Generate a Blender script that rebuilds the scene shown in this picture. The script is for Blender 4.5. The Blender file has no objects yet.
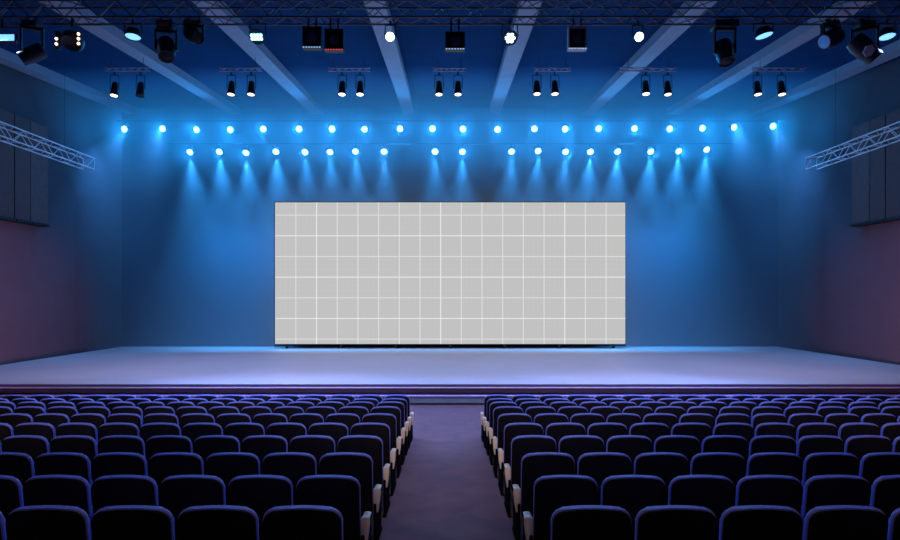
import bpy, bmesh, math, random
from mathutils import Vector, Matrix, Euler
random.seed(7)
PI = math.pi
SC = bpy.context.scene
COL = SC.collection
F = 600.0          # focal length in pixels of the 900x540 frame
HZ = 297.0         # horizon row
ZC = 2.9           # eye height above the flat floor by the stage
def wx(px, D): return (px - 450.0) * D / F
def wz(py, D): return ZC + (HZ - py) * D / F
ORD = ("first second third fourth fifth sixth seventh eighth ninth tenth eleventh twelfth thirteenth fourteenth "
       "fifteenth sixteenth seventeenth eighteenth nineteenth twentieth").split()

# ------------------------------------------------------------------ materials
def mat(name, color, rough=0.6, metal=0.0, var=0.12, scale=8.0, bump=0.0, emit=None, estr=0.0, sheen=0.0, spec=0.5, coat=0.0):
    m = bpy.data.materials.new(name); m.use_nodes = True
    nt = m.node_tree; b = nt.nodes['Principled BSDF']
    tc = nt.nodes.new('ShaderNodeTexCoord')
    n = nt.nodes.new('ShaderNodeTexNoise'); n.inputs['Scale'].default_value = scale; n.inputs['Detail'].default_value = 5
    nt.links.new(tc.outputs['Object'], n.inputs['Vector'])
    r = nt.nodes.new('ShaderNodeValToRGB')
    c = Vector(color[:3])
    lo, hi = c * (1 - var), c * (1 + var)
    r.color_ramp.elements[0].position = 0.3; r.color_ramp.elements[1].position = 0.7
    r.color_ramp.elements[0].color = (*lo, 1); r.color_ramp.elements[1].color = (*hi, 1)
    nt.links.new(n.outputs['Fac'], r.inputs['Fac'])
    nt.links.new(r.outputs['Color'], b.inputs['Base Color'])
    b.inputs['Roughness'].default_value = rough
    b.inputs['Metallic'].default_value = metal
    b.inputs['Specular IOR Level'].default_value = spec
    if sheen:
        b.inputs['Sheen Weight'].default_value = sheen
        b.inputs['Sheen Roughness'].default_value = 0.4
        b.inputs['Sheen Tint'].default_value = (0.35, 0.42, 1.0, 1)
    if emit:
        b.inputs['Emission Color'].default_value = (*emit, 1); b.inputs['Emission Strength'].default_value = estr
    if bump:
        bp = nt.nodes.new('ShaderNodeBump'); bp.inputs['Strength'].default_value = bump; bp.inputs['Distance'].default_value = 0.01
        n2 = nt.nodes.new('ShaderNodeTexNoise'); n2.inputs['Scale'].default_value = scale * 12; n2.inputs['Detail'].default_value = 3
        nt.links.new(tc.outputs['Object'], n2.inputs['Vector'])
        nt.links.new(n2.outputs['Fac'], bp.inputs['Height']); nt.links.new(bp.outputs['Normal'], b.inputs['Normal'])
    return m

M = {
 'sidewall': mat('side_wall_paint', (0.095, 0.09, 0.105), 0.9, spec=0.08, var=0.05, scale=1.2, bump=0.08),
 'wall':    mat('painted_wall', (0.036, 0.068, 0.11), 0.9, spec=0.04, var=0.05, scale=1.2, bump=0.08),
 'ceiling': mat('ceiling_paint', (0.010, 0.045, 0.13), 0.95, var=0.1, scale=1.5, spec=0.03),
 'beam':    mat('beam_paint', (0.30, 0.30, 0.35), 0.7, var=0.06, scale=2),
 'carpet':  mat('carpet', (0.20, 0.10, 0.075), 0.75, var=0.22, scale=2.6, bump=0.5, sheen=0.5, spec=0.2),
 'deck':    mat('stage_deck', (0.60, 0.59, 0.61), 0.6, var=0.04, scale=0.8, spec=0.25),
 'fascia':  mat('stage_fascia', (0.09, 0.07, 0.28), 0.6, var=0.1, scale=3),
 'fascia_dark': mat('dark_stage_fascia', (0.07, 0.045, 0.09), 0.7, var=0.1, scale=3),
 'fascia_lo': mat('stage_step_face', (0.20, 0.36, 0.60), 0.6, var=0.15, scale=3),
 'nosing':  mat('aluminium_nosing', (0.75, 0.68, 0.78), 0.35, metal=0.3, var=0.05),
 'velvet':  mat('rim_lit_navy_velvet', (0.20, 0.23, 0.82), 0.5, var=0.12, scale=40, bump=0.25, sheen=0.9, spec=0.7),  # navy seat fabric brightened; the stage light on its rim is in the colour
 'shell':   mat('shaded_navy_back', (0.006, 0.006, 0.009), 0.55, var=0.2, scale=30, spec=0.15),  # same navy fabric near black, shade of the seat back put into colour
 'black':   mat('black_powder_coat', (0.012, 0.012, 0.015), 0.5, var=0.2, scale=20, spec=0.3),
 'cream':   mat('cream_lacquered_wood', (0.95, 0.87, 0.66), 0.4, var=0.08, scale=12),
 'steel':   mat('truss_aluminium', (0.72, 0.72, 0.75), 0.4, metal=0.35, var=0.08, scale=6),
 'darksteel': mat('dark_truss_metal', (0.16, 0.13, 0.15), 0.45, metal=0.6, var=0.1, scale=6),
 'standard': mat('matt_black_standard', (0.006, 0.006, 0.008), 0.95, spec=0.02),
 'cable':   mat('black_cable', (0.02, 0.02, 0.024), 0.6),
 'casing':  mat('fixture_casing', (0.022, 0.022, 0.028), 0.42, var=0.2, scale=18, spec=0.4),
 'greycase': mat('grey_fixture_plate', (0.70, 0.64, 0.68), 0.5, var=0.1, scale=14),
 'redtrim': mat('red_fixture_trim', (0.45, 0.05, 0.06), 0.5),
 'glass':   mat('dark_lens_glass', (0.04, 0.06, 0.09), 0.08, spec=0.9),
 'bluelens': mat('dim_blue_lens', (0.1, 0.2, 0.4), 0.2, emit=(0.06, 0.25, 0.8), estr=0.25),
 'lens': mat('black_lens_glass', (0.008, 0.009, 0.012), 0.3, spec=0.2),
 'panel':   mat('acoustic_panel_cloth', (0.13, 0.07, 0.065), 0.9, var=0.1, scale=5, bump=0.2),
 'panel_b': mat('acoustic_panel_grey', (0.16, 0.09, 0.085), 0.9, var=0.1, scale=5, bump=0.2),
 'cyanlamp': mat('lit_cyan_lens', (0.8, 0.9, 1.0), 0.3, emit=(0.25, 0.80, 1.0), estr=7.0),
 'whitelamp': mat('lit_white_lens', (0.9, 0.95, 1.0), 0.3, emit=(0.62, 0.90, 1.0), estr=9.0),
 'washlamp': mat('lit_blue_lens', (0.8, 0.9, 1.0), 0.3, emit=(0.14, 0.42, 1.0), estr=2.0),
 'warmlamp': mat('lit_warm_lens', (1.0, 0.9, 0.8), 0.3, emit=(1.0, 0.72, 0.52), estr=3.0),
 'redled':  mat('lit_red_led', (0.8, 0.1, 0.1), 0.4, emit=(1.0, 0.10, 0.14), estr=0.7),
 'blueled': mat('lit_pale_led', (0.6, 0.8, 1.0), 0.4, emit=(0.35, 0.65, 1.0), estr=0.8),
}

# ------------------------------------------------------------------ mesh helpers
class MB:
    def __init__(s): s.bm = bmesh.new()
    def box(s, c, size, rot=None, bev=0.0):
        mx = Matrix.Translation(c) @ (rot.to_4x4() if rot else Matrix()) @ Matrix.Diagonal((*size, 1))
        r = bmesh.ops.create_cube(s.bm, size=1.0, matrix=mx)
        if bev:
            es = list({e for v in r['verts'] for e in v.link_edges})
            bmesh.ops.bevel(s.bm, geom=es, offset=bev, segments=2, profile=0.5, affect='EDGES')
        return s
    def cyl(s, p0, p1, r0, r1=None, seg=12):
        p0, p1 = Vector(p0), Vector(p1); d = p1 - p0
        q = d.to_track_quat('Z', 'Y').to_matrix().to_4x4()
        mx = Matrix.Translation((p0 + p1) / 2) @ q
        bmesh.ops.create_cone(s.bm, cap_ends=True, segments=seg, radius1=r0, radius2=r0 if r1 is None else r1, depth=d.length, matrix=mx)
        return s
    def lathe(s, prof, mx=Matrix(), seg=20):
        rings = []
        for r, z in prof:
            rings.append([s.bm.verts.new(mx @ Vector((r * math.cos(2*PI*k/seg), r * math.sin(2*PI*k/seg), z))) for k in range(seg)])
        for a, b in zip(rings, rings[1:]):
            for k in range(seg):
                s.bm.faces.new((a[k], a[(k+1) % seg], b[(k+1) % seg], b[k]))
        s.bm.faces.new(list(reversed(rings[0]))); s.bm.faces.new(rings[-1])
        return s
    def slab(s, outline, y0, y1, bev=0.0, seg=3, mx=Matrix()):
        """outline: (x, z) points; extruded from y0 to y1, both rims rounded"""
        f = [s.bm.verts.new(mx @ Vector((x, y0, z))) for x, z in outline]
        b = [s.bm.verts.new(mx @ Vector((x, y1, z))) for x, z in outline]
        n = len(f)
        F1 = s.bm.faces.new(f); F2 = s.bm.faces.new(list(reversed(b)))
        for k in range(n): s.bm.faces.new((f[(k+1) % n], f[k], b[k], b[(k+1) % n]))
        if bev:
            es = list(F1.edges) + list(F2.edges)
            bmesh.ops.bevel(s.bm, geom=es, offset=bev, segments=seg, profile=0.5, affect='EDGES')
        return s
    def poly(s, pts, faces):
        v = [s.bm.verts.new(p) for p in pts]
        for f in faces: s.bm.faces.new([v[i] for i in f])
        return s
    def build(s, name, m, parent=None, smooth=False):
        bmesh.ops.recalc_face_normals(s.bm, faces=s.bm.faces)
        me = bpy.data.meshes.new(name); s.bm.to_mesh(me); s.bm.free()
        me.materials.append(M[m] if isinstance(m, str) else m)
        if smooth:
            for p in me.polygons: p.use_smooth = True
            try: me.set_sharp_from_angle(angle=math.radians(50))
            except Exception: pass
        o = bpy.data.objects.new(name, me); COL.objects.link(o)
        if parent: o.parent = parent
        return o

def tag(o, label=None, cat=None, group=None, kind=None):
    if label: o['label'] = label
    if cat: o['category'] = cat
    if group: o['group'] = group
    if kind: o['kind'] = kind
    return o
def thing(name, label, cat, loc=(0, 0, 0), rot=(0, 0, 0), group=None):
    o = bpy.data.objects.new(name, None); o.empty_display_size = 0.1
    COL.objects.link(o); o.location = loc; o.rotation_euler = rot
    return tag(o, label, cat, group)
def kids(o): return [c for c in bpy.data.objects if c.parent == o]
def tree_of(o): return [(c, tree_of(c)) for c in kids(o)]
def dup(root, loc, label, rot=None, group=None, tree=None):
    r = root.copy(); COL.objects.link(r); r.location = loc
    if rot is not None: r.rotation_euler = rot
    r['label'] = label
    if group: r['group'] = group
    def rec(tr, par):
        for c, sub in tr:
            d = c.copy(); COL.objects.link(d); d.parent = par; rec(sub, d)
    rec(tree if tree is not None else tree_of(root), r)
    return r
def spot(name, loc, target, power, color, angle, blend=0.6, radius=0.1, parent=None):
    l = bpy.data.lights.new(name, 'SPOT'); l.energy = power; l.color = color
    l.spot_size = math.radians(angle); l.spot_blend = blend; l.shadow_soft_size = radius
    o = bpy.data.objects.new(name, l); COL.objects.link(o); o.location = loc
    o.rotation_euler = (Vector(target) - Vector(loc)).to_track_quat('-Z', 'Y').to_euler()
    return o

# ------------------------------------------------------------------ seat rows (distance, top edge row, pitch)
DIST = [4.16, 5.05, 5.96, 6.88, 7.75, 8.70, 9.55, 10.35, 11.10, 11.85]
YTOP = [504, 474, 451.7, 434.8, 422.3, 413, 406, 401.3, 398.0, 394.6]
SPACE = [84, 67.3, 56.3, 47.5, 41.7, 36.2, 32.2, 29.8, 28.3, 27.2]
SEAT_H = 0.95
ROWZ = [wz(y, d) - SEAT_H for d, y in zip(DIST, YTOP)]
WALLX = 15.75
BACK = 28.8
def ceil_z(y): return ZC + 6.55 + 0.0867 * y

# ------------------------------------------------------------------ the setting
prof = [(-7.0, ROWZ[0] + 0.63)] + [(d + 0.2, z) for d, z in zip(DIST, ROWZ)] + [(13.0, 0.0), (BACK, 0.0)]
pts, fcs = [], []
NX = 2
for y, z in prof:
    pts += [(-WALLX, y, z), (WALLX, y, z)]
for i in range(len(prof) - 1):
    fcs.append((2*i, 2*i+1, 2*i+3, 2*i+2))
n = len(pts)
pts += [(-WALLX, -7, -0.3), (WALLX, -7, -0.3), (WALLX, BACK, -0.3), (-WALLX, BACK, -0.3)]
fcs.append((n, n+3, n+2, n+1))
tag(MB().poly(pts, fcs).build('floor', 'carpet'), kind='structure')
def side_wall(sx, name):
    m = MB(); x0, x1 = sx * WALLX, sx * (WALLX + 0.3)
    p = [(-7, -0.3), (BACK + 0.3, -0.3), (BACK + 0.3, ceil_z(BACK) + 0.6), (-7, ceil_z(-7) + 0.6)]
    m.poly([(x0, a, b) for a, b in p] + [(x1, a, b) for a, b in p],
           [(0,1,2,3), (7,6,5,4), (0,4,5,1), (1,5,6,2), (2,6,7,3), (3,7,4,0)])
    tag(m.build(name, 'sidewall'), kind='structure')
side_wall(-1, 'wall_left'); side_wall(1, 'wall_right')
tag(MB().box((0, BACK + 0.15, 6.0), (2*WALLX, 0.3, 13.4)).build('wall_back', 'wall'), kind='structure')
tag(MB().box((0, -7.15, 4.5), (2*WALLX, 0.3, 11.0)).build('wall_front', 'wall'), kind='structure')
a = math.atan(0.0867)
cl = MB().poly([(-WALLX, -7, ceil_z(-7)), (WALLX, -7, ceil_z(-7)), (WALLX, BACK, ceil_z(BACK)), (-WALLX, BACK, ceil_z(BACK)),
                (-WALLX, -7, ceil_z(-7)+.3), (WALLX, -7, ceil_z(-7)+.3), (WALLX, BACK, ceil_z(BACK)+.3), (-WALLX, BACK, ceil_z(BACK)+.3)],
               [(0,1,2,3), (7,6,5,4), (0,4,5,1), (1,5,6,2), (2,6,7,3), (3,7,4,0)]).build('ceiling', 'ceiling')
tag(cl, kind='structure')
for k, bx in enumerate([-15.2, -10.3, -6.35, -1.95, 2.1, 6.6, 10.7, 14.6]):
    m = MB(); w = 0.27; d = 0.3; y0, y1 = -6.9, BACK - 0.01
    p = []
    for y in (y0, y1):
        z = ceil_z(y)
        p += [(bx-w, y, z-d), (bx+w, y, z-d), (bx+w, y, z+0.02), (bx-w, y, z+0.02)]
    m.poly(p, [(0,1,2,3), (7,6,5,4), (0,4,5,1), (1,5,6,2), (2,6,7,3), (3,7,4,0)])
    tag(m.build('trim_%d' % (k+1), 'beam'), kind='structure')

# ------------------------------------------------------------------ the stage
SY = 16.1; SX = WALLX - 0.03
DECK = wz(384, 16.4)
st = thing('stage', 'wide raised stage with a pale deck and dark stepped front below the blue wall', 'stage', (0, 0, 0))
m = MB(); m.box((0, (16.4 + BACK - 0.02)/2, DECK - 0.006), (2*SX, BACK - 0.02 - 16.4, 0.012)); m.build('deck', 'deck', st)
zt, zb = DECK - 0.014, wz(386.9, 16.42)
MB().box((0, 16.46, (zt + zb)/2), (2*SX, 0.08, zt - zb)).build('upper_fascia', 'fascia', st)
MB().box((0, 16.44, zb - 0.019), (2*SX, 0.12, 0.034), bev=0.008).build('light_strip_nosing', 'nosing', st)['label'] = 'pale lavender nosing strip'
z2 = wz(395, SY)
MB().box((0, 16.50, (zb - 0.038 + z2)/2), (2*SX, 0.08, zb - 0.04 - z2)).build('recessed_fascia', 'fascia_dark', st)
MB().box((0, 16.30, z2 - 0.05), (2*SX, 0.5, 0.04)).build('step_tread', 'fascia', st)
MB().box((0, SY - 0.01, z2 - 0.02), (2*SX, 0.05, 0.03), bev=0.006).build('step_nosing', 'nosing', st)['label'] = 'thin pale step edge'
MB().box((0, SY + 0.05, (z2 - 0.07 + 0.05)/2 ), (2*SX, 0.06, z2 - 0.07 - 0.05)).build('step_face', 'fascia_lo', st)['label'] = 'blue-grey step face'
MB().box((0, SY + 0.12, 0.025), (2*SX, 0.06, 0.05)).build('toe_kick', 'black', st)

# ------------------------------------------------------------------ the screen
DS = 27.6
x0, x1, zt, zb = wx(275.2, DS), wx(625.3, DS), wz(202.4, DS), wz(344, DS)
def screen_mat():
    m = bpy.data.materials.new('lit_screen_grid'); m.use_nodes = True
    nt = m.node_tree; nt.nodes.clear(); L = nt.links.new
    out = nt.nodes.new('ShaderNodeOutputMaterial'); em = nt.nodes.new('ShaderNodeEmission')
    tc = nt.nodes.new('ShaderNodeTexCoord'); sep = nt.nodes.new('ShaderNodeSeparateXYZ')
    L(tc.outputs['Object'], sep.inputs[0])
    def math_(op, a, b=None):
        nd = nt.nodes.new('ShaderNodeMath'); nd.operation = op
        for i, v in enumerate((a, b)):
            if v is None: continue
            if isinstance(v, (int, float)): nd.inputs[i].default_value = v
            else: L(v, nd.inputs[i])
        return nd.outputs[0]
    cell = 20.68 * DS / F
    def lines(sock, period, off, width):
        u = math_('DIVIDE', math_('SUBTRACT', sock, off), period)
        fr = math_('SUBTRACT', math_('FRACT', math_('ADD', u, 0.5)), 0.5)
        return math_('LESS_THAN', math_('ABSOLUTE', fr), width / period / 2)
    lw = 0.9 * DS / F
    g = math_('MAXIMUM', lines(sep.outputs['X'], cell, x0, lw), lines(sep.outputs['Z'], cell, zt - 12.7*DS/F, lw))
    strong = math_('MAXIMUM', lines(sep.outputs['X'], cell*6, x0 + 2*cell, lw), lines(sep.outputs['Z'], cell*2, zt - 12.7*DS/F - cell, lw))
    fine = math_('MAXIMUM', lines(sep.outputs['X'], cell/4, x0, lw*0.5), lines(sep.outputs['Z'], cell/4, zt, lw*0.5))
    v = math_('ADD', math_('ADD', math_('MULTIPLY', g, 0.20), math_('MULTIPLY', strong, 0.10)), math_('ADD', math_('MULTIPLY', fine, 0.02), 0.535))
    cb = nt.nodes.new('ShaderNodeCombineXYZ')
    for i in range(3): L(v, cb.inputs[i])
    L(cb.outputs[0], em.inputs['Color']); em.inputs['Strength'].default_value = 1.0
    L(em.outputs[0], out.inputs['Surface'])
    return m
sc_ = thing('led_screen', 'huge lit pale grey screen with white square grid at the back of the stage', 'screen')
MB().box(((x0+x1)/2, DS + 0.13, (zt+zb)/2), (x1-x0, 0.22, zt-zb)).build('cabinet', 'black', sc_)
MB().box(((x0+x1)/2, DS + 0.01, (zt+zb)/2), (x1-x0, 0.02, zt-zb)).build('display', screen_mat(), sc_)['label'] = 'glowing grey grid display'
for k in range(7):
    MB().box((x0 + 0.5 + (x1-x0-1.0)*k/6, DS + 0.16, (zb + DECK)/2), (0.10, 0.16, zb - DECK - 0.003)).build('foot', 'black', sc_)

# ------------------------------------------------------------------ auditorium seats
def round_top(w, z0, z1, r, arch=0.012, nseg=7, rb=0.03):
    """rounded, slightly arched back outline, counter-clockwise"""
    h = w / 2; P = []
    def arc(cx, cz, rad, a0, a1, k):
        return [(cx + rad*math.cos(math.radians(a0 + (a1-a0)*i/k)), cz + rad*math.sin(math.radians(a0 + (a1-a0)*i/k))) for i in range(k+1)]
    P += arc(h - rb, z0 + rb, rb, -90, 0, 3)
    P += arc(h - r, z1 - arch - r, r, 0, 82, nseg)
    P += [((h - r*0.86)*t, z1 - arch*t*t) for t in (0.66, 0.33, 0.0, -0.33, -0.66)]
    P += arc(-h + r, z1 - arch - r, r, 98, 180, nseg)
    P += arc(-h + rb, z0 + rb, rb, 180, 270, 3)
    return P
CW = 0.545
def make_seat():
    t = thing('auditorium_seat', 'x', 'seat', group='auditorium seats')
    rec = Matrix.Translation((0, 0, 0.40)) @ Matrix.Rotation(math.radians(8), 4, 'X') @ Matrix.Translation((0, 0, -0.40))
    MB().slab(round_top(CW, 0.36, SEAT_H + 0.008, 0.085), -0.032, 0.012, 0.016, 4, rec).build('backrest', 'velvet', t, True)['label'] = 'navy padded backrest with rounded rim, rim light in its colour'
    MB().slab(round_top(CW - 0.012, 0.30, SEAT_H - 0.003, 0.08), -0.050, -0.018, 0.006, 2, rec).build('back_panel', 'shell', t, True)['label'] = 'navy back shell with shade in its colour'
    tip = Matrix.Translation((0, 0.075, 0.37)) @ Matrix.Rotation(math.radians(-14), 4, 'X')
    MB().slab(round_top(CW - 0.12, 0.0, 0.25, 0.06, 0.008), 0.03, 0.13, 0.04, 3, tip).build('seat', 'velvet', t, True)['label'] = 'navy tip-up seat cushion in the same brightened blue'
    for s in (-1, 1):
        m = MB(); m.box((s*0.20, 0.09, 0.20), (0.045, 0.10, 0.40), bev=0.008)
        m.box((s*0.20, 0.09, 0.012), (0.07, 0.26, 0.022), bev=0.006)
        m.build('leg', 'black', t)
    m = MB(); m.box((0, 0.09, 0.375), (0.46, 0.05, 0.04), bev=0.008); m.build('seat_rail', 'black', t)
    return t
def add_arm(t, s):
    """narrow armrest in the gap beside the backrest, on side s"""
    m = MB(); m.box((s*(CW/2 + 0.017), 0.20, 0.60), (0.026, 0.42, 0.035), bev=0.008)
    m.box((s*(CW/2 + 0.017), 0.16, 0.44), (0.018, 0.07, 0.30), bev=0.005)
    m.build('armrest', 'black', t)
    return t
def add_aisle_arm(t, s):
    x = s*(CW/2 + 0.032)
    m = MB()   # pale shield shaped end: broad at the top, narrow at the foot
    o = [(-0.016, 0.37), (0.016, 0.37), (0.030, 0.46), (0.040, 0.55), (0.040, 0.585), (0.030, 0.603), (0.010, 0.61), (-0.010, 0.61), (-0.030, 0.603), (-0.040, 0.585), (-0.040, 0.55), (-0.030, 0.46)]
    m.slab([(x + a, b - 0.03) for a, b in o], -0.02, 0.03, 0.008, 2)
    m.slab([(x + a*0.8, 0.565 + (b - 0.61)*0.3) for a, b in o], 0.028, 0.17, 0.004, 2)
    m.build('armrest', 'cream', t, True)['label'] = 'cream aisle armrest'
    m = MB(); m.box((x - s*0.016, 0.19, 0.215), (0.03, 0.46, 0.43), bev=0.012); m.box((x - s*0.016, 0.19, 0.012), (0.045, 0.50, 0.024), bev=0.006)
    m.build('end_standard', 'standard', t)
    return t
PROTO = {}
def proto(kind, s):
    t = make_seat()
    if kind == 'aisle': add_aisle_arm(t, s)
    add_arm(t, -s)
    return t
for s in (-1, 1):
    side = 'left-block' if s < 0 else 'right-block'
    ready = {}
    for r in range(9, -1, -1):
        D = DIST[r]; pitch = SPACE[r] * D / F; xc = -3.0 * D / F; fr = 9 - r
        k = 0
        while True:
            inner = (0.697, 0.706)[r] + k * pitch if r < 2 else 0.714 + k * pitch
            if inner > 0.75 * D + s * xc * -1 - 0.03: break
            x = xc + s * (inner + pitch / 2)
            kind = 'aisle' if k == 0 else 'inner'
            kk = 'at the aisle' if k == 0 else ORD[k] + ' from the aisle'
            end = 'with a cream armrest end' if k == 0 else ''
            rowname = ('front row before the stage' if fr == 0 else ORD[fr] + ' row from the stage')
            if k == 0:
                lab = 'navy %s seat, painted rim light, cream armrest at the aisle, %s' % (side, rowname)
            else:
                lab = 'navy %s seat, painted rim light, %s from the aisle, %s' % (side, ORD[k], rowname)
            loc = (x, D + 0.03, ROWZ[r] + 0.001)
            if kind not in ready:
                t = proto(kind, -s); ready[kind] = (t, tree_of(t)); t.location = loc; t['label'] = lab
            else:
                t = dup(ready[kind][0], loc, lab, tree=ready[kind][1])
            t.scale = (pitch / 0.582, 1, 1)
            k += 1

# ------------------------------------------------------------------ trusses
def truss(name, label, p0, p1, size, mm, rad=0.022, hangers=(), step=None, group='lighting trusses'):
    """box truss between two points; size = (across, up)"""
    t = thing(name, label, 'truss', group=group)
    p0, p1 = Vector(p0), Vector(p1); d = (p1 - p0); Ln = d.length; d.normalize()
    side = d.cross(Vector((0, 0, 1))).normalized(); up = side.cross(d).normalized()
    cs = [(-1, -1), (1, -1), (1, 1), (-1, 1)]
    off = [side * (a*size[0]/2) + up * (b*size[1]/2) for a, b in cs]
    for o in off: MB().cyl(p0 + o, p1 + o, rad, seg=8).build('chord', mm, t, True)
    m = MB(); step = step or size[1]; nn = max(2, round(Ln / step)); h = Ln / nn
    for i in range(4):
        a, b = off[i], off[(i+1) % 4]
        for j in range(nn):
            u, v = (a, b) if j % 2 == 0 else (b, a)
            m.cyl(p0 + d*(h*j) + u, p0 + d*(h*(j+1)) + v, rad*0.55, seg=5)
        for e in (0, Ln): m.cyl(p0 + d*e + a, p0 + d*e + b, rad*0.7, seg=6)
    m.build('lattice_bracing', mm, t)
    for f in hangers:
        q = p0 + d*(Ln*f); top = ceil_z(q.y) - 0.004
        MB().cyl((q.x, q.y, q.z + size[1]/2), (q.x, q.y, top), 0.005, seg=6).build('hanging_cable', 'cable', t)
    return t
FT = 14.19; FZ = ZC + 6.73
truss('lighting_truss', 'long dark metal box truss spanning the hall high above the seats', (-13.0, FT, FZ), (13.0, FT, FZ), (0.39, 0.39), 'darksteel', 0.024, hangers=(0.1, 0.32, 0.5, 0.68, 0.9), step=0.40)
for s, w in ((-1, 'left-side'), (1, 'right-side')):
    truss('lighting_truss', 'bright aluminium box truss running along the %s wall towards the stage' % w,
          (s*13.1, 15.0, 7.73), (s*13.1, 21.75, 7.73), (0.40, 0.40), 'steel', 0.022, hangers=(0.3, 0.8), step=0.45)

# pipes for the two rows at the back
DA, DB = 26.8, 26.3
ZA, ZB = wz(129, DA), wz(152, DB)
for nm, y, z, xa, xb, lab in (('upper', DA, ZA + 0.36, -14.9, 14.9, 'thin black lamp pipe carrying the upper row of back spotlights'),
                         ('lower', DB, ZB + 0.36, -12.4, 12.4, 'thin black lamp pipe carrying the lower row of back spotlights')):
    t = thing('lamp_pipe', lab, 'pipe')
    MB().cyl((xa, y, z), (xb, y, z), 0.015, seg=8).build('pipe', 'black', t, True)
    for hx in (xa + 1, xa/3, xb/3, xb - 1):
        MB().cyl((hx, y, z + 0.02), (hx, y, ceil_z(y) - 0.004), 0.004, seg=6).build('hanging_cable', 'cable', t)

# ------------------------------------------------------------------ fixtures
def lens_mx(direction, origin=(0, 0, 0)):
    return Matrix.Translation(origin) @ Vector(direction).to_track_quat('Z', 'Y').to_matrix().to_4x4()
def par_can(name, label, cat, loc, aim, r=0.13, ln=0.30, lensmat='cyanlamp', top=0.335, group=None, body='casing'):
    """can body behind a lit lens; lens centre at the origin; hung from a yoke and clamp reaching 'top' above it"""
    t = thing(name, label, cat, loc, group=group)
    aim = Vector(aim).normalized(); mx = lens_mx(aim)
    MB().lathe([(r*0.45, -ln), (r*0.8, -ln*0.9), (r*0.95, -ln*0.45), (r*1.12, -0.03), (r*1.18, 0.0), (r*1.18, 0.03), (r*1.04, 0.03), (r*1.02, 0.004)], mx).build('body', body, t, True)
    MB().lathe([(r*1.0, 0.006), (r*0.97, 0.016), (r*0.6, 0.028), (r*0.02, 0.034)], mx).build('lens', lensmat, t, True)
    c = -aim * ln * 0.4; ax = aim.cross(Vector((0, 0, 1)))
    ax = Vector((1, 0, 0)) if ax.length < 0.2 else ax.normalized()
    m = MB(); w = r*1.3
    zt_ = top - 0.10
    for s in (-1, 1):
        m.cyl(c + ax*(s*w), Vector((c.x, c.y, zt_)) + ax*(s*w*0.9), 0.013, seg=6)
    m.cyl(Vector((c.x, c.y, zt_)) - ax*w*0.95, Vector((c.x, c.y, zt_)) + ax*w*0.95, 0.013, seg=6)
    m.build('yoke', 'casing', t)
    MB().box((c.x, c.y, top - 0.052), (0.05, 0.05, 0.10), bev=0.008).build('mounting_clamp', 'casing', t)
    return t
rowA = [124.5,162.6,196.5,230.3,263.3,299,332,364.5,400,432.5,462.8,497.5,534.4,565,598.6,634.4,669.8,702.4,734,772.8]
rowAy = [129,128.7,129.7,129.8,129,129,129,129.3,128.7,128.7,129,129.4,128.8,129,128.6,128.6,128.8,128.3,127.3,126.3]
rowB = [190,219.4,246,276,305,330,355.5,384,435,462.4,511.5,538,565.5,590.4,617.6,650.7,678.7,706.7]
rowBy = [152,151.7,152.7,151.5,152,152,151.4,151.5,151.6,151.7,151.6,151,151.7,151.7,151.5,151.5,151,149.5]
LB = (0.012, 0.34, 1.0)
A_POW, B_POW, B_HALO = 240.0, 2900.0, 120.0
for row, ys, D, nm in ((rowA, rowAy, DA, 'upper'), (rowB, rowBy, DB, 'lower')):
    first = None
    for i, (px, py) in enumerate(zip(row, ys)):
        loc = (wx(px, D), D, wz(py, D))
        nn = len(row)
        where = ORD[i] + ' from the left-side wall' if i < (nn+1)//2 else ORD[nn-1-i] + ' from the right-side wall'
        where = where.replace('first from', 'nearest')
        lab = 'dazzling cyan-white back spotlight, %s in the %s lamp row' % (where, nm)
        if first is None:
            first = par_can('stage_spotlight', lab, 'spotlight', loc, (0, -0.95, -0.3) if nm == 'upper' else (0, -0.8, -0.6), 0.13, 0.26, 'cyanlamp', top=0.335, group='%s row of back spotlights' % nm)
            ftree = tree_of(first)
        else:
            dup(first, loc, lab, tree=ftree)
        lo = Vector(loc) + (Vector((0, -0.12, -0.05)) if nm == 'upper' else Vector((0, -0.11, -0.10)))
        if nm == 'upper':
            spot('back_light', lo, lo + Vector((0, -1, -0.38)), A_POW, LB, 158, 1.0, 0.10)
            if i < 2 or i > nn - 3:
                o = -1 if i < 2 else 1
                spot('beam_light', lo, lo + Vector((o*0.35, -0.05, -1)), 1000, (0.06, 0.34, 1.0), 76, 1.0, 0.05)
        else:
            tx = -0.10 if px < 300 else (0.10 if px > 600 else 0)
            gain = 1.0 if (px < 280 or px > 580) else 0.6
            lb = Vector(loc) + Vector((0, 0.05, -0.30))
            spot('beam_light', lb, lb + Vector((tx*0.3, 0.36, -1)), B_POW*gain, (0.04, 0.37, 1.0), 58, 1.0, 0.05)
            spot('halo_light', lo, lo + Vector((0, -1, -0.38)), B_HALO, LB, 158, 1.0, 0.10)

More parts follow.
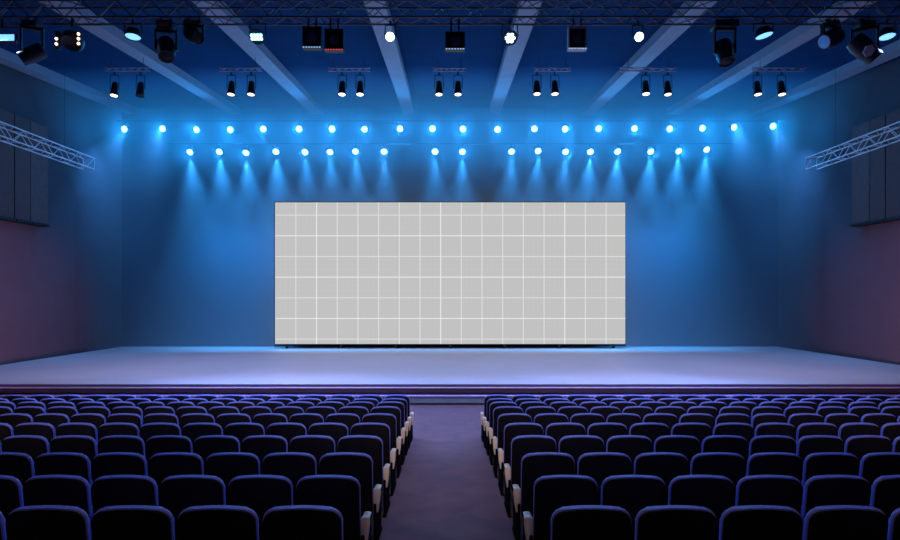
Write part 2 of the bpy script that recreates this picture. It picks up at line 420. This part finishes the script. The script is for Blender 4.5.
# ---- second tier: short bars with pairs of warm pars under the ceiling
D2 = 20.0
def tier_bar(pxa, pxb, py, label):
    t = thing('lamp_bar', label, 'bar', (0, 0, 0), group='short lamp bars under the ceiling')
    z = wz(py, D2); xa, xb = wx(pxa, D2), wx(pxb, D2)
    m = MB()
    for dz in (0, 0.10): m.cyl((xa, D2, z + dz), (xb, D2, z + dz), 0.022, seg=8)
    k = 6
    for j in range(k):
        u, v = (0, 0.10) if j % 2 == 0 else (0.10, 0)
        m.cyl((xa + (xb-xa)*j/k, D2, z+u), (xa + (xb-xa)*(j+1)/k, D2, z+v), 0.012, seg=5)
    m.build('ladder_bar', 'steel', t)
    for q in (0.15, 0.85):
        MB().cyl((xa + (xb-xa)*q, D2, z + 0.1), (xa + (xb-xa)*q, D2, ceil_z(D2) - 0.31), 0.008, seg=6).build('hanging_cable', 'cable', t)
bars = [(219, 262, 71, 'blue-lit lamp bar second from the left-side wall'), (328, 370, 71, 'blue-lit lamp bar third from the left-side wall'),
        (433, 466, 71, 'blue-lit lamp bar over the middle of the hall'), (534, 571, 71, 'blue-lit lamp bar third from the right-side wall'),
        (752, 806, 71, 'dark lamp bar nearest the right-side wall'), (620, 676, 71, 'dark lamp bar second from the right-side wall, carrying two unlike lamps'),
        (105, 150, 71, 'dark lamp bar nearest the left-side wall')]
for b in bars: tier_bar(*b)
z2b = wz(71, D2)
tier = [(231, 94, 'warmlamp', 'warm-lit hanging can light, outer of the pair on the second bar from the left-side wall'),
        (251, 94, 'warmlamp', 'warm-lit hanging can light, inner of the pair on the second bar from the left-side wall'),
        (342, 94, 'whitewarm', 'white-lit hanging can light, outer of the pair on the third bar from the left-side wall'),
        (360, 94, 'whitewarm', 'white-lit hanging can light, inner of the pair on the third bar from the left-side wall'),
        (439, 94, 'warmlamp', 'warm-lit can light on the central bar, nearer the left-side wall'),
        (458, 94, 'warmlamp', 'warm-lit can light on the central bar, nearer the right-side wall'),
        (537, 93.5, 'warmlamp', 'warm-lit can light, inner of the pair on the third bar from the right-side wall'),
        (555, 93.5, 'warmlamp', 'warm-lit can light, outer of the pair on the third bar from the right-side wall'),
        (646, 93.5, 'whitewarm', 'bright white can light on the second bar from the right-side wall'),
        (668, 94, 'warmlamp', 'warm can light beside the bright white one on the second right-side bar'),
        (758, 94, 'warmlamp', 'warm-lit can light, inner of the pair nearest the right-side wall'),
        (782, 94, 'warmlamp', 'warm-lit can light, outer of the pair nearest the right-side wall'),
        (114, 95, 'whitewarm', 'pale-lit can light nearest the left-side wall'),
        (140, 95, 'glass', 'unlit dark can light beside the pale one near the left-side wall')]
M['whitewarm'] = mat('lit_white_bulb', (1.0, 0.95, 0.9), 0.3, emit=(1.0, 0.93, 0.82), estr=4.0)
for px, py, lm, lab in tier:
    z = wz(py, D2)
    par_can('hanging_spotlight', lab, 'spotlight', (wx(px, D2), D2, z), (0, -0.18, -1), 0.115, 0.46, lm, top=z2b - z - 0.03, group='can lights on the ceiling bars')

# ---- fixtures on the front truss
TB = FZ - 0.195 - 0.024      # underside of the truss
def fx(px, py, D=14.05): return (wx(px, D), D, wz(py, D))
def wash(px, py, label, aim=(0, -0.05, -1), r=0.16, lm='washlamp'):
    l = fx(px, py)
    return par_can('wash_spotlight', label, 'spotlight', l, aim, r, 0.17, lm, top=TB - l[2] - 0.003, group='wash lights on the front truss')
wash(133, 36, 'round blue wash light on the front truss beside the paired dark moving heads', (0, -0.12, -1), 0.165)
wash(764, 35, 'tilted round blue wash light between the big dark moving heads on the front truss', (0.18, -0.06, -1), 0.185)
wash(887, 36, 'round blue wash light at the right-side end of the front truss', (0, -0.15, -1), 0.165)
def led_cluster(px, py, label, pts, aim, r, lm):
    l = fx(px, py)
    t = par_can('led_spotlight', label, 'spotlight', l, aim, r, 0.16, 'glass', top=TB - l[2] - 0.003, group='LED lamps on the front truss')
    mx = lens_mx(aim)
    for (a, b) in pts:
        p = mx @ Vector((a, b, 0.036)); q = mx @ Vector((a, b, 0.052))
        MB().cyl(p, q, 0.034, seg=10).build('led', lm, t)
    return t
hexa = [(0, 0)] + [(0.083*math.cos(k*PI/3), 0.083*math.sin(k*PI/3)) for k in range(6)]
led_cluster(510, 37.5, 'seven-eyed cyan LED lamp on the front truss right-side of centre', hexa, (0, -0.75, -0.66), 0.15, 'whitelamp')
led_cluster(257, 36.5, 'cyan LED lamp with square eye pattern on the front truss, between wash light and boxes', [(x, y) for x in (-0.105, -0.035, 0.035, 0.105) for y in (-0.04, 0.04)], (0, -0.75, -0.66), 0.15, 'cyanlamp')
def flood_bar(px, py, label):
    l = fx(px, py); t = thing('led_spotlight', label, 'spotlight', l)
    MB().box((0, 0.03, 0.0), (0.66, 0.10, 0.20), bev=0.015).build('body', 'casing', t)
    MB().box((0, -0.026, 0.0), (0.60, 0.012, 0.14), Matrix.Rotation(math.radians(0), 3, 'X')).build('lens', 'washlamp', t)
    m = MB()
    for s in (-1, 1): m.box((s*0.345, 0.03, 0.11), (0.015, 0.03, 0.30))
    m.box((0, 0.03, 0.26), (0.70, 0.03, 0.015)); m.build('yoke', 'casing', t)
    MB().box((0, 0.03, (0.268 + TB - l[2])/2), (0.05, 0.05, TB - l[2] - 0.272)).build('mounting_clamp', 'casing', t)
flood_bar(2, 38, 'bright blue rectangular flood lamp at the left-side end of the front truss')
for px, lab in ((390, 'glaring white spotlight on the front truss left-side of the central box lamp'), (639, 'glaring white spotlight on the front truss right-side of the framed box lamp')):
    l = fx(px, 36.8)
    par_can('stage_spotlight', lab, 'spotlight', l, (0, -0.9, -0.43), 0.10, 0.26, 'whitelamp', top=TB - l[2] - 0.003, group='glaring spotlights on the front truss')
    spot('glare_light', Vector(l) + Vector((0, -0.1, -0.05)), Vector(l) + Vector((0, -9, -7)), 430, (0.35, 0.45, 1.0), 120, 0.8, 0.08)

def moving_head(label, px, py, base=(0.42, 0.30, 0.16), head_r=0.15, head_l=0.34, aim=(0, -0.3, -1), roll=0.0, lensmat='lens', panel=None, trim=None, D=14.05, gap=0.27):
    l = fx(px, py, D)
    t = thing('moving_head_spotlight', label, 'spotlight', l, group='moving heads on the front truss')
    topz = TB - l[2] - 0.003
    zb_ = topz - 0.07
    MB().box((0, 0, zb_ - base[2]/2), base, bev=0.025).build('base', 'casing', t, True)
    MB().box((-base[0]*0.3, 0, topz - 0.034), (0.05, 0.06, 0.068)).build('mounting_clamp', 'casing', t)
    MB().box((base[0]*0.3, 0, topz - 0.034), (0.05, 0.06, 0.068)).build('mounting_clamp', 'casing', t)
    hz = zb_ - base[2] - gap
    R = Matrix.Rotation(roll, 4, 'Z')
    w = head_r + 0.035
    for s in (-1, 1):
        p0 = R @ Vector((s*w, 0, zb_ - base[2] + 0.01)); p1 = R @ Vector((s*w, 0, hz))
        MB().box((p0 + p1)/2, (0.045, 0.11, abs(p0.z - p1.z) + 0.06), R.to_3x3(), bev=0.012).build('yoke_arm', 'casing', t)
    MB().box((0, 0, zb_ - base[2] - 0.02), (2*w + 0.05, 0.13, 0.045), R.to_3x3(), bev=0.01).build('yoke_bridge', 'casing', t)
    mx = lens_mx(aim, (0, 0, hz))
    MB().lathe([(head_r*0.55, -head_l*0.55), (head_r*0.9, -head_l*0.5), (head_r, -head_l*0.3), (head_r, head_l*0.15), (head_r*0.86, head_l*0.3), (head_r*0.9, head_l*0.5), (head_r*0.78, head_l*0.5), (head_r*0.76, head_l*0.45)], mx).build('head', 'casing', t, True)
    MB().lathe([(head_r*0.75, head_l*0.455), (head_r*0.5, head_l*0.475), (0.004, head_l*0.485)], mx).build('lens', lensmat, t, True)
    if trim:
        MB().box((0, -base[1]/2 - 0.006, zb_ - base[2]*0.55), (base[0]*0.7, 0.012, base[2]*0.4)).build('display_panel', trim, t)
    if panel:
        d = Vector((0, -0.88, -0.47))
        m = Matrix.Translation((-0.05, 0, hz)) @ d.to_track_quat('-Y', 'Z').to_matrix().to_4x4()
        o = [(0.135*math.cos(k*PI/3 + 0.3), 0.135*math.sin(k*PI/3 + 0.3)) for k in range(6)]
        MB().slab(o, -head_r - 0.05, -head_r - 0.01, 0.006, 2, m).build('side_plate', panel, t)['label'] = 'pale grey six-sided plate'
    return t
moving_head('dark moving head tilted sideways beside the blue flood lamp', 32, 40, (0.34, 0.28, 0.14), 0.18, 0.52, (-0.8, -0.3, -0.55), 0.4, gap=0.62)
moving_head('black moving head with red base panel, the longer of a pair on the front truss', 166.5, 40, (0.36, 0.30, 0.22), 0.20, 0.52, (0.2, -0.45, -0.85), 0.1, trim='redtrim', gap=0.42)
moving_head('short black moving head beside the red-panelled one', 194, 36, (0.40, 0.28, 0.10), 0.17, 0.36, (0.6, -0.35, -0.35), 0.15, trim='redtrim', gap=0.22)
moving_head('big black moving head below a square yoke on the right-side front truss', 724.5, 40, (0.56, 0.34, 0.16), 0.20, 0.54, (0.08, -0.35, -0.95), 0.0, gap=0.56)
moving_head('dark moving head with blue-lit lens, tilted outward near the right-side wash light', 830.5, 38, (0.30, 0.26, 0.10), 0.20, 0.52, (-0.8, -0.3, -0.4), 0.3, 'bluelens', gap=0.30)
moving_head('large tilted moving head with pale grey plate near the right-side end', 864.5, 42, (0.36, 0.30, 0.16), 0.22, 0.66, (0.62, -0.2, -0.75), -0.5, panel='greycase', gap=0.48)

def blinder(px, py, label):
    """dark lamp with two columns of small warm lamps"""
    l = fx(px, py); t = thing('blinder_spotlight', label, 'spotlight', l)
    topz = TB - l[2] - 0.003
    MB().lathe([(0.16, -0.16), (0.24, -0.12), (0.25, 0.02), (0.22, 0.06), (0.20, 0.04)], lens_mx((0, -0.5, -0.85))).build('body', 'casing', t, True)
    for x, zs in ((-0.22, (-0.02, -0.14)), (0.29, (0.09, -0.02, -0.13))):
        for z in zs:
            MB().cyl((x, -0.22, z), (x + 0.015, -0.25, z - 0.01), 0.032, seg=10).build('bulb', 'warmlamp', t)
        MB().box((x, -0.17, -0.04), (0.09, 0.10, 0.42), bev=0.02).build('lamp_holder', 'casing', t)
    MB().box((0.03, -0.02, topz - 0.10), (0.06, 0.06, 0.20)).build('mounting_clamp', 'casing', t)
blinder(72, 42, 'dark lamp cluster with small warm bulbs on both sides, left-side front truss')
def box_lamp(px, py, w, h, label, led, frame='casing', inner=True):
    """square framed lamp box with a row of small lights along its lower edge"""
    l = fx(px, py); t = thing('box_spotlight', label, 'spotlight', l, group='box lamps on the front truss')
    topz = TB - l[2] - 0.003; th = 0.03
    m = MB()
    for s in (-1, 1): m.box((s*(w/2 - th/2), 0, 0), (th, 0.16, h), bev=0.006)
    m.box((0, 0, h/2 - th/2), (w - 2*th, 0.16, th)); m.box((0, 0, -h/2 + th/2), (w - 2*th, 0.16, th))
    m.build('box_frame', frame, t)
    MB().box((0, 0.04, 0), (w - 2*th - 0.004, 0.08, h - 2*th - 0.004)).build('back_plate', 'casing', t)
    MB().lathe([(0.06, -0.12), (0.13, -0.10), (0.14, 0.04), (0.11, 0.07), (0.10, 0.05)], lens_mx((0, -1, -0.3), (0, -0.03, 0.0))).build('lamp_barrel', 'casing', t, True)
    MB().lathe([(0.099, 0.052), (0.06, 0.066), (0.003, 0.07)], lens_mx((0, -1, -0.3), (0, -0.03, 0.0))).build('lens', 'glass', t, True)
    nled = 7
    for k in range(nled):
        MB().box((-w/2 + w*(k + 0.5)/nled, -0.087, -h/2 + 0.015), (w/nled*0.6, 0.012, 0.022)).build('led', led, t)
    for q in (-0.09, 0.09): MB().box((q, 0, (h/2 + topz)/2), (0.04, 0.05, topz - h/2)).build('mounting_clamp', 'casing', t)
box_lamp(312.5, 38.5, 0.44, 0.50, 'black box lamp with pale lower edge, farther from centre of the close pair', 'blueled')
box_lamp(334.5, 41, 0.44, 0.50, 'black box lamp with red lights along its lower edge', 'redled')
box_lamp(455, 42, 0.46, 0.42, 'black box lamp with pale blue lower edge at the middle of the front truss', 'blueled')
box_lamp(577, 39, 0.44, 0.54, 'pale-framed box lamp between LED lamp and glaring spotlight on the front truss', 'blueled', frame='greycase')

# ------------------------------------------------------------------ side wall panels
for s, w in ((-1, 'left-side'), (1, 'right-side')):
    X = s * (WALLX - 0.16)
    for k, (pa, pb, mm, lab) in enumerate([(0, 14.2, 'panel', 'dark tall wall panel farther from the stage on the %s wall' % w),
                                      (15.0, 30.5, 'panel', 'dark tall wall panel in the middle of three on the %s wall' % w),
                                      (30.9, 48, 'panel_b', 'paler tall wall panel nearest the stage on the %s wall' % w)]):
        xin = WALLX - 0.30
        ya, yb = xin*F/(450 - pa), xin*F/(450 - pb)
        if k == 0: ya -= 1.5
        t = thing('acoustic_panel', lab, 'panel', group='tall wall panels')
        zb_ = 5.68
        MB().box((s*(WALLX - 0.152), (ya+yb)/2, (zb_ + 9.4)/2), (0.296, yb - ya, 9.4 - zb_), bev=0.012).build('panel_face', mm, t)
        MB().box((s*(WALLX - 0.19), (ya+yb)/2, zb_ - 0.05), (0.37, yb - ya - 0.01, 0.09)).build('bottom_ledge', 'black', t)  # dark ledge along the lower edge of the panel

# ------------------------------------------------------------------ haze behind the screen, around the back lamps
hz = bpy.data.materials.new('stage_haze'); hz.use_nodes = True
nt = hz.node_tree; nt.nodes.clear()
out = nt.nodes.new('ShaderNodeOutputMaterial'); vs = nt.nodes.new('ShaderNodeVolumeScatter')
vs.inputs['Density'].default_value = 0.10; vs.inputs['Anisotropy'].default_value = 0.35
vs.inputs['Color'].default_value = (0.74, 0.90, 1.0, 1)
nt.links.new(vs.outputs[0], out.inputs['Volume'])
hx = WALLX - 0.012
zl, yf, yb, yt = DECK + 0.006, 25.32, BACK - 0.012, 21.9
def ring(zm, xi): return [(-hx, zl), (-hx, zm), (-hx, None), (hx, None), (hx, zm), (hx, zl), (xi, zl), (xi, zm), (-xi, zm), (-xi, zl)]
front = [(x, yt if z is None else yf, ceil_z(yt) - 0.003 if z is None else z) for x, z in ring(6.93, 7.42)]
back = [(x, yb, ceil_z(yb) - 0.003 if z is None else z) for x, z in ring(7.48, 8.42)]
xz = front
nn = len(xz)
h = MB().poly(front + back, [tuple(range(2*nn - 1, nn - 1, -1)), (0, 9, 8, 1), (6, 5, 4, 7), (1, 8, 7, 4, 3, 2)]
              + [(k, (k+1) % nn, (k+1) % nn + nn, k + nn) for k in range(nn)]).build('stage_haze', hz)
tag(h, 'thin blue-lit haze hanging around the back spotlights in front of the wall', 'haze', kind='stuff')

# ------------------------------------------------------------------ lights
# stage wash from the front truss
for k, x in enumerate((-11.6, -8.1, -5.3, -2.05, 2.2, 5.4, 8.2, 11.6)):
    spot('deck_wash', (x, FT - 0.35, TB - 0.25), (x*1.08, 21.0, 0.5), 950, (0.64, 0.44, 0.74), 62, 0.8, 0.12)
# purple wash on the side walls
for s in (-1, 1):
    S = Vector((s*11.5, 12.5, 0.45))
    spot('side_wash', S, S + Vector((s*0.731, 0.6745, 0.1025)), 3700, (0.92, 0.33, 0.58), 65, 0.25, 0.06)
# the wash and LED lamps on the front truss also light the seats below
for px, pw in ((2, 900), (133, 900), (257, 700), (510, 700), (764, 900), (893, 700)):
    l = Vector(fx(px, 36)) + Vector((0, -0.05, -0.12))
    spot('wash_light', l, l + Vector((-l.x*0.3, 0.2, -7.5)), pw*3.7, (0.28, 0.40, 1.0), 66, 1.0, 0.15)
# added unseen spots near the rear ceiling, brightening stage front and armrests
for x in (-6, 0, 6):
    spot('added_front_fill', (x, -2.0, ceil_z(-2.0) - 0.45), (x*1.1, 16.0, 0.3), 2300, (0.98, 0.74, 0.80), 44, 0.8, 0.15)
# added unseen fill spots above the audience, lifting the dark aisle
for x in (-5, 0, 5):
    spot('added_aisle_fill', (x, 0.0, ceil_z(0.0) - 0.4), (x*0.9, 5.0, 0), 140, (1.0, 0.66, 0.58), 110, 0.8, 0.2)

w = bpy.data.worlds.new('dark_world'); SC.world = w; w.use_nodes = True
w.node_tree.nodes['Background'].inputs[0].default_value = (0, 0, 0, 1)

# ------------------------------------------------------------------ camera
cam = bpy.data.cameras.new('camera'); co = bpy.data.objects.new('camera', cam); COL.objects.link(co)
cam.sensor_width = 36.0; cam.sensor_fit = 'HORIZONTAL'; cam.lens = F / 900.0 * 36.0
cam.shift_y = (HZ - 270.0) / 900.0
co.location = (0, 0, ZC); co.rotation_euler = (PI/2, 0, 0)
cam.clip_end = 200
SC.camera = co
SC.view_settings.view_transform = 'Standard'; SC.view_settings.look = 'None'
SC.view_settings.exposure = 0.0; SC.view_settings.gamma = 1.0
SC.view_settings.use_curve_mapping = False
SC.cycles.use_denoising = True
SC.cycles.volume_bounces = 1
SC.cycles.max_bounces = 8
SC.cycles.sample_clamp_indirect = 4.0
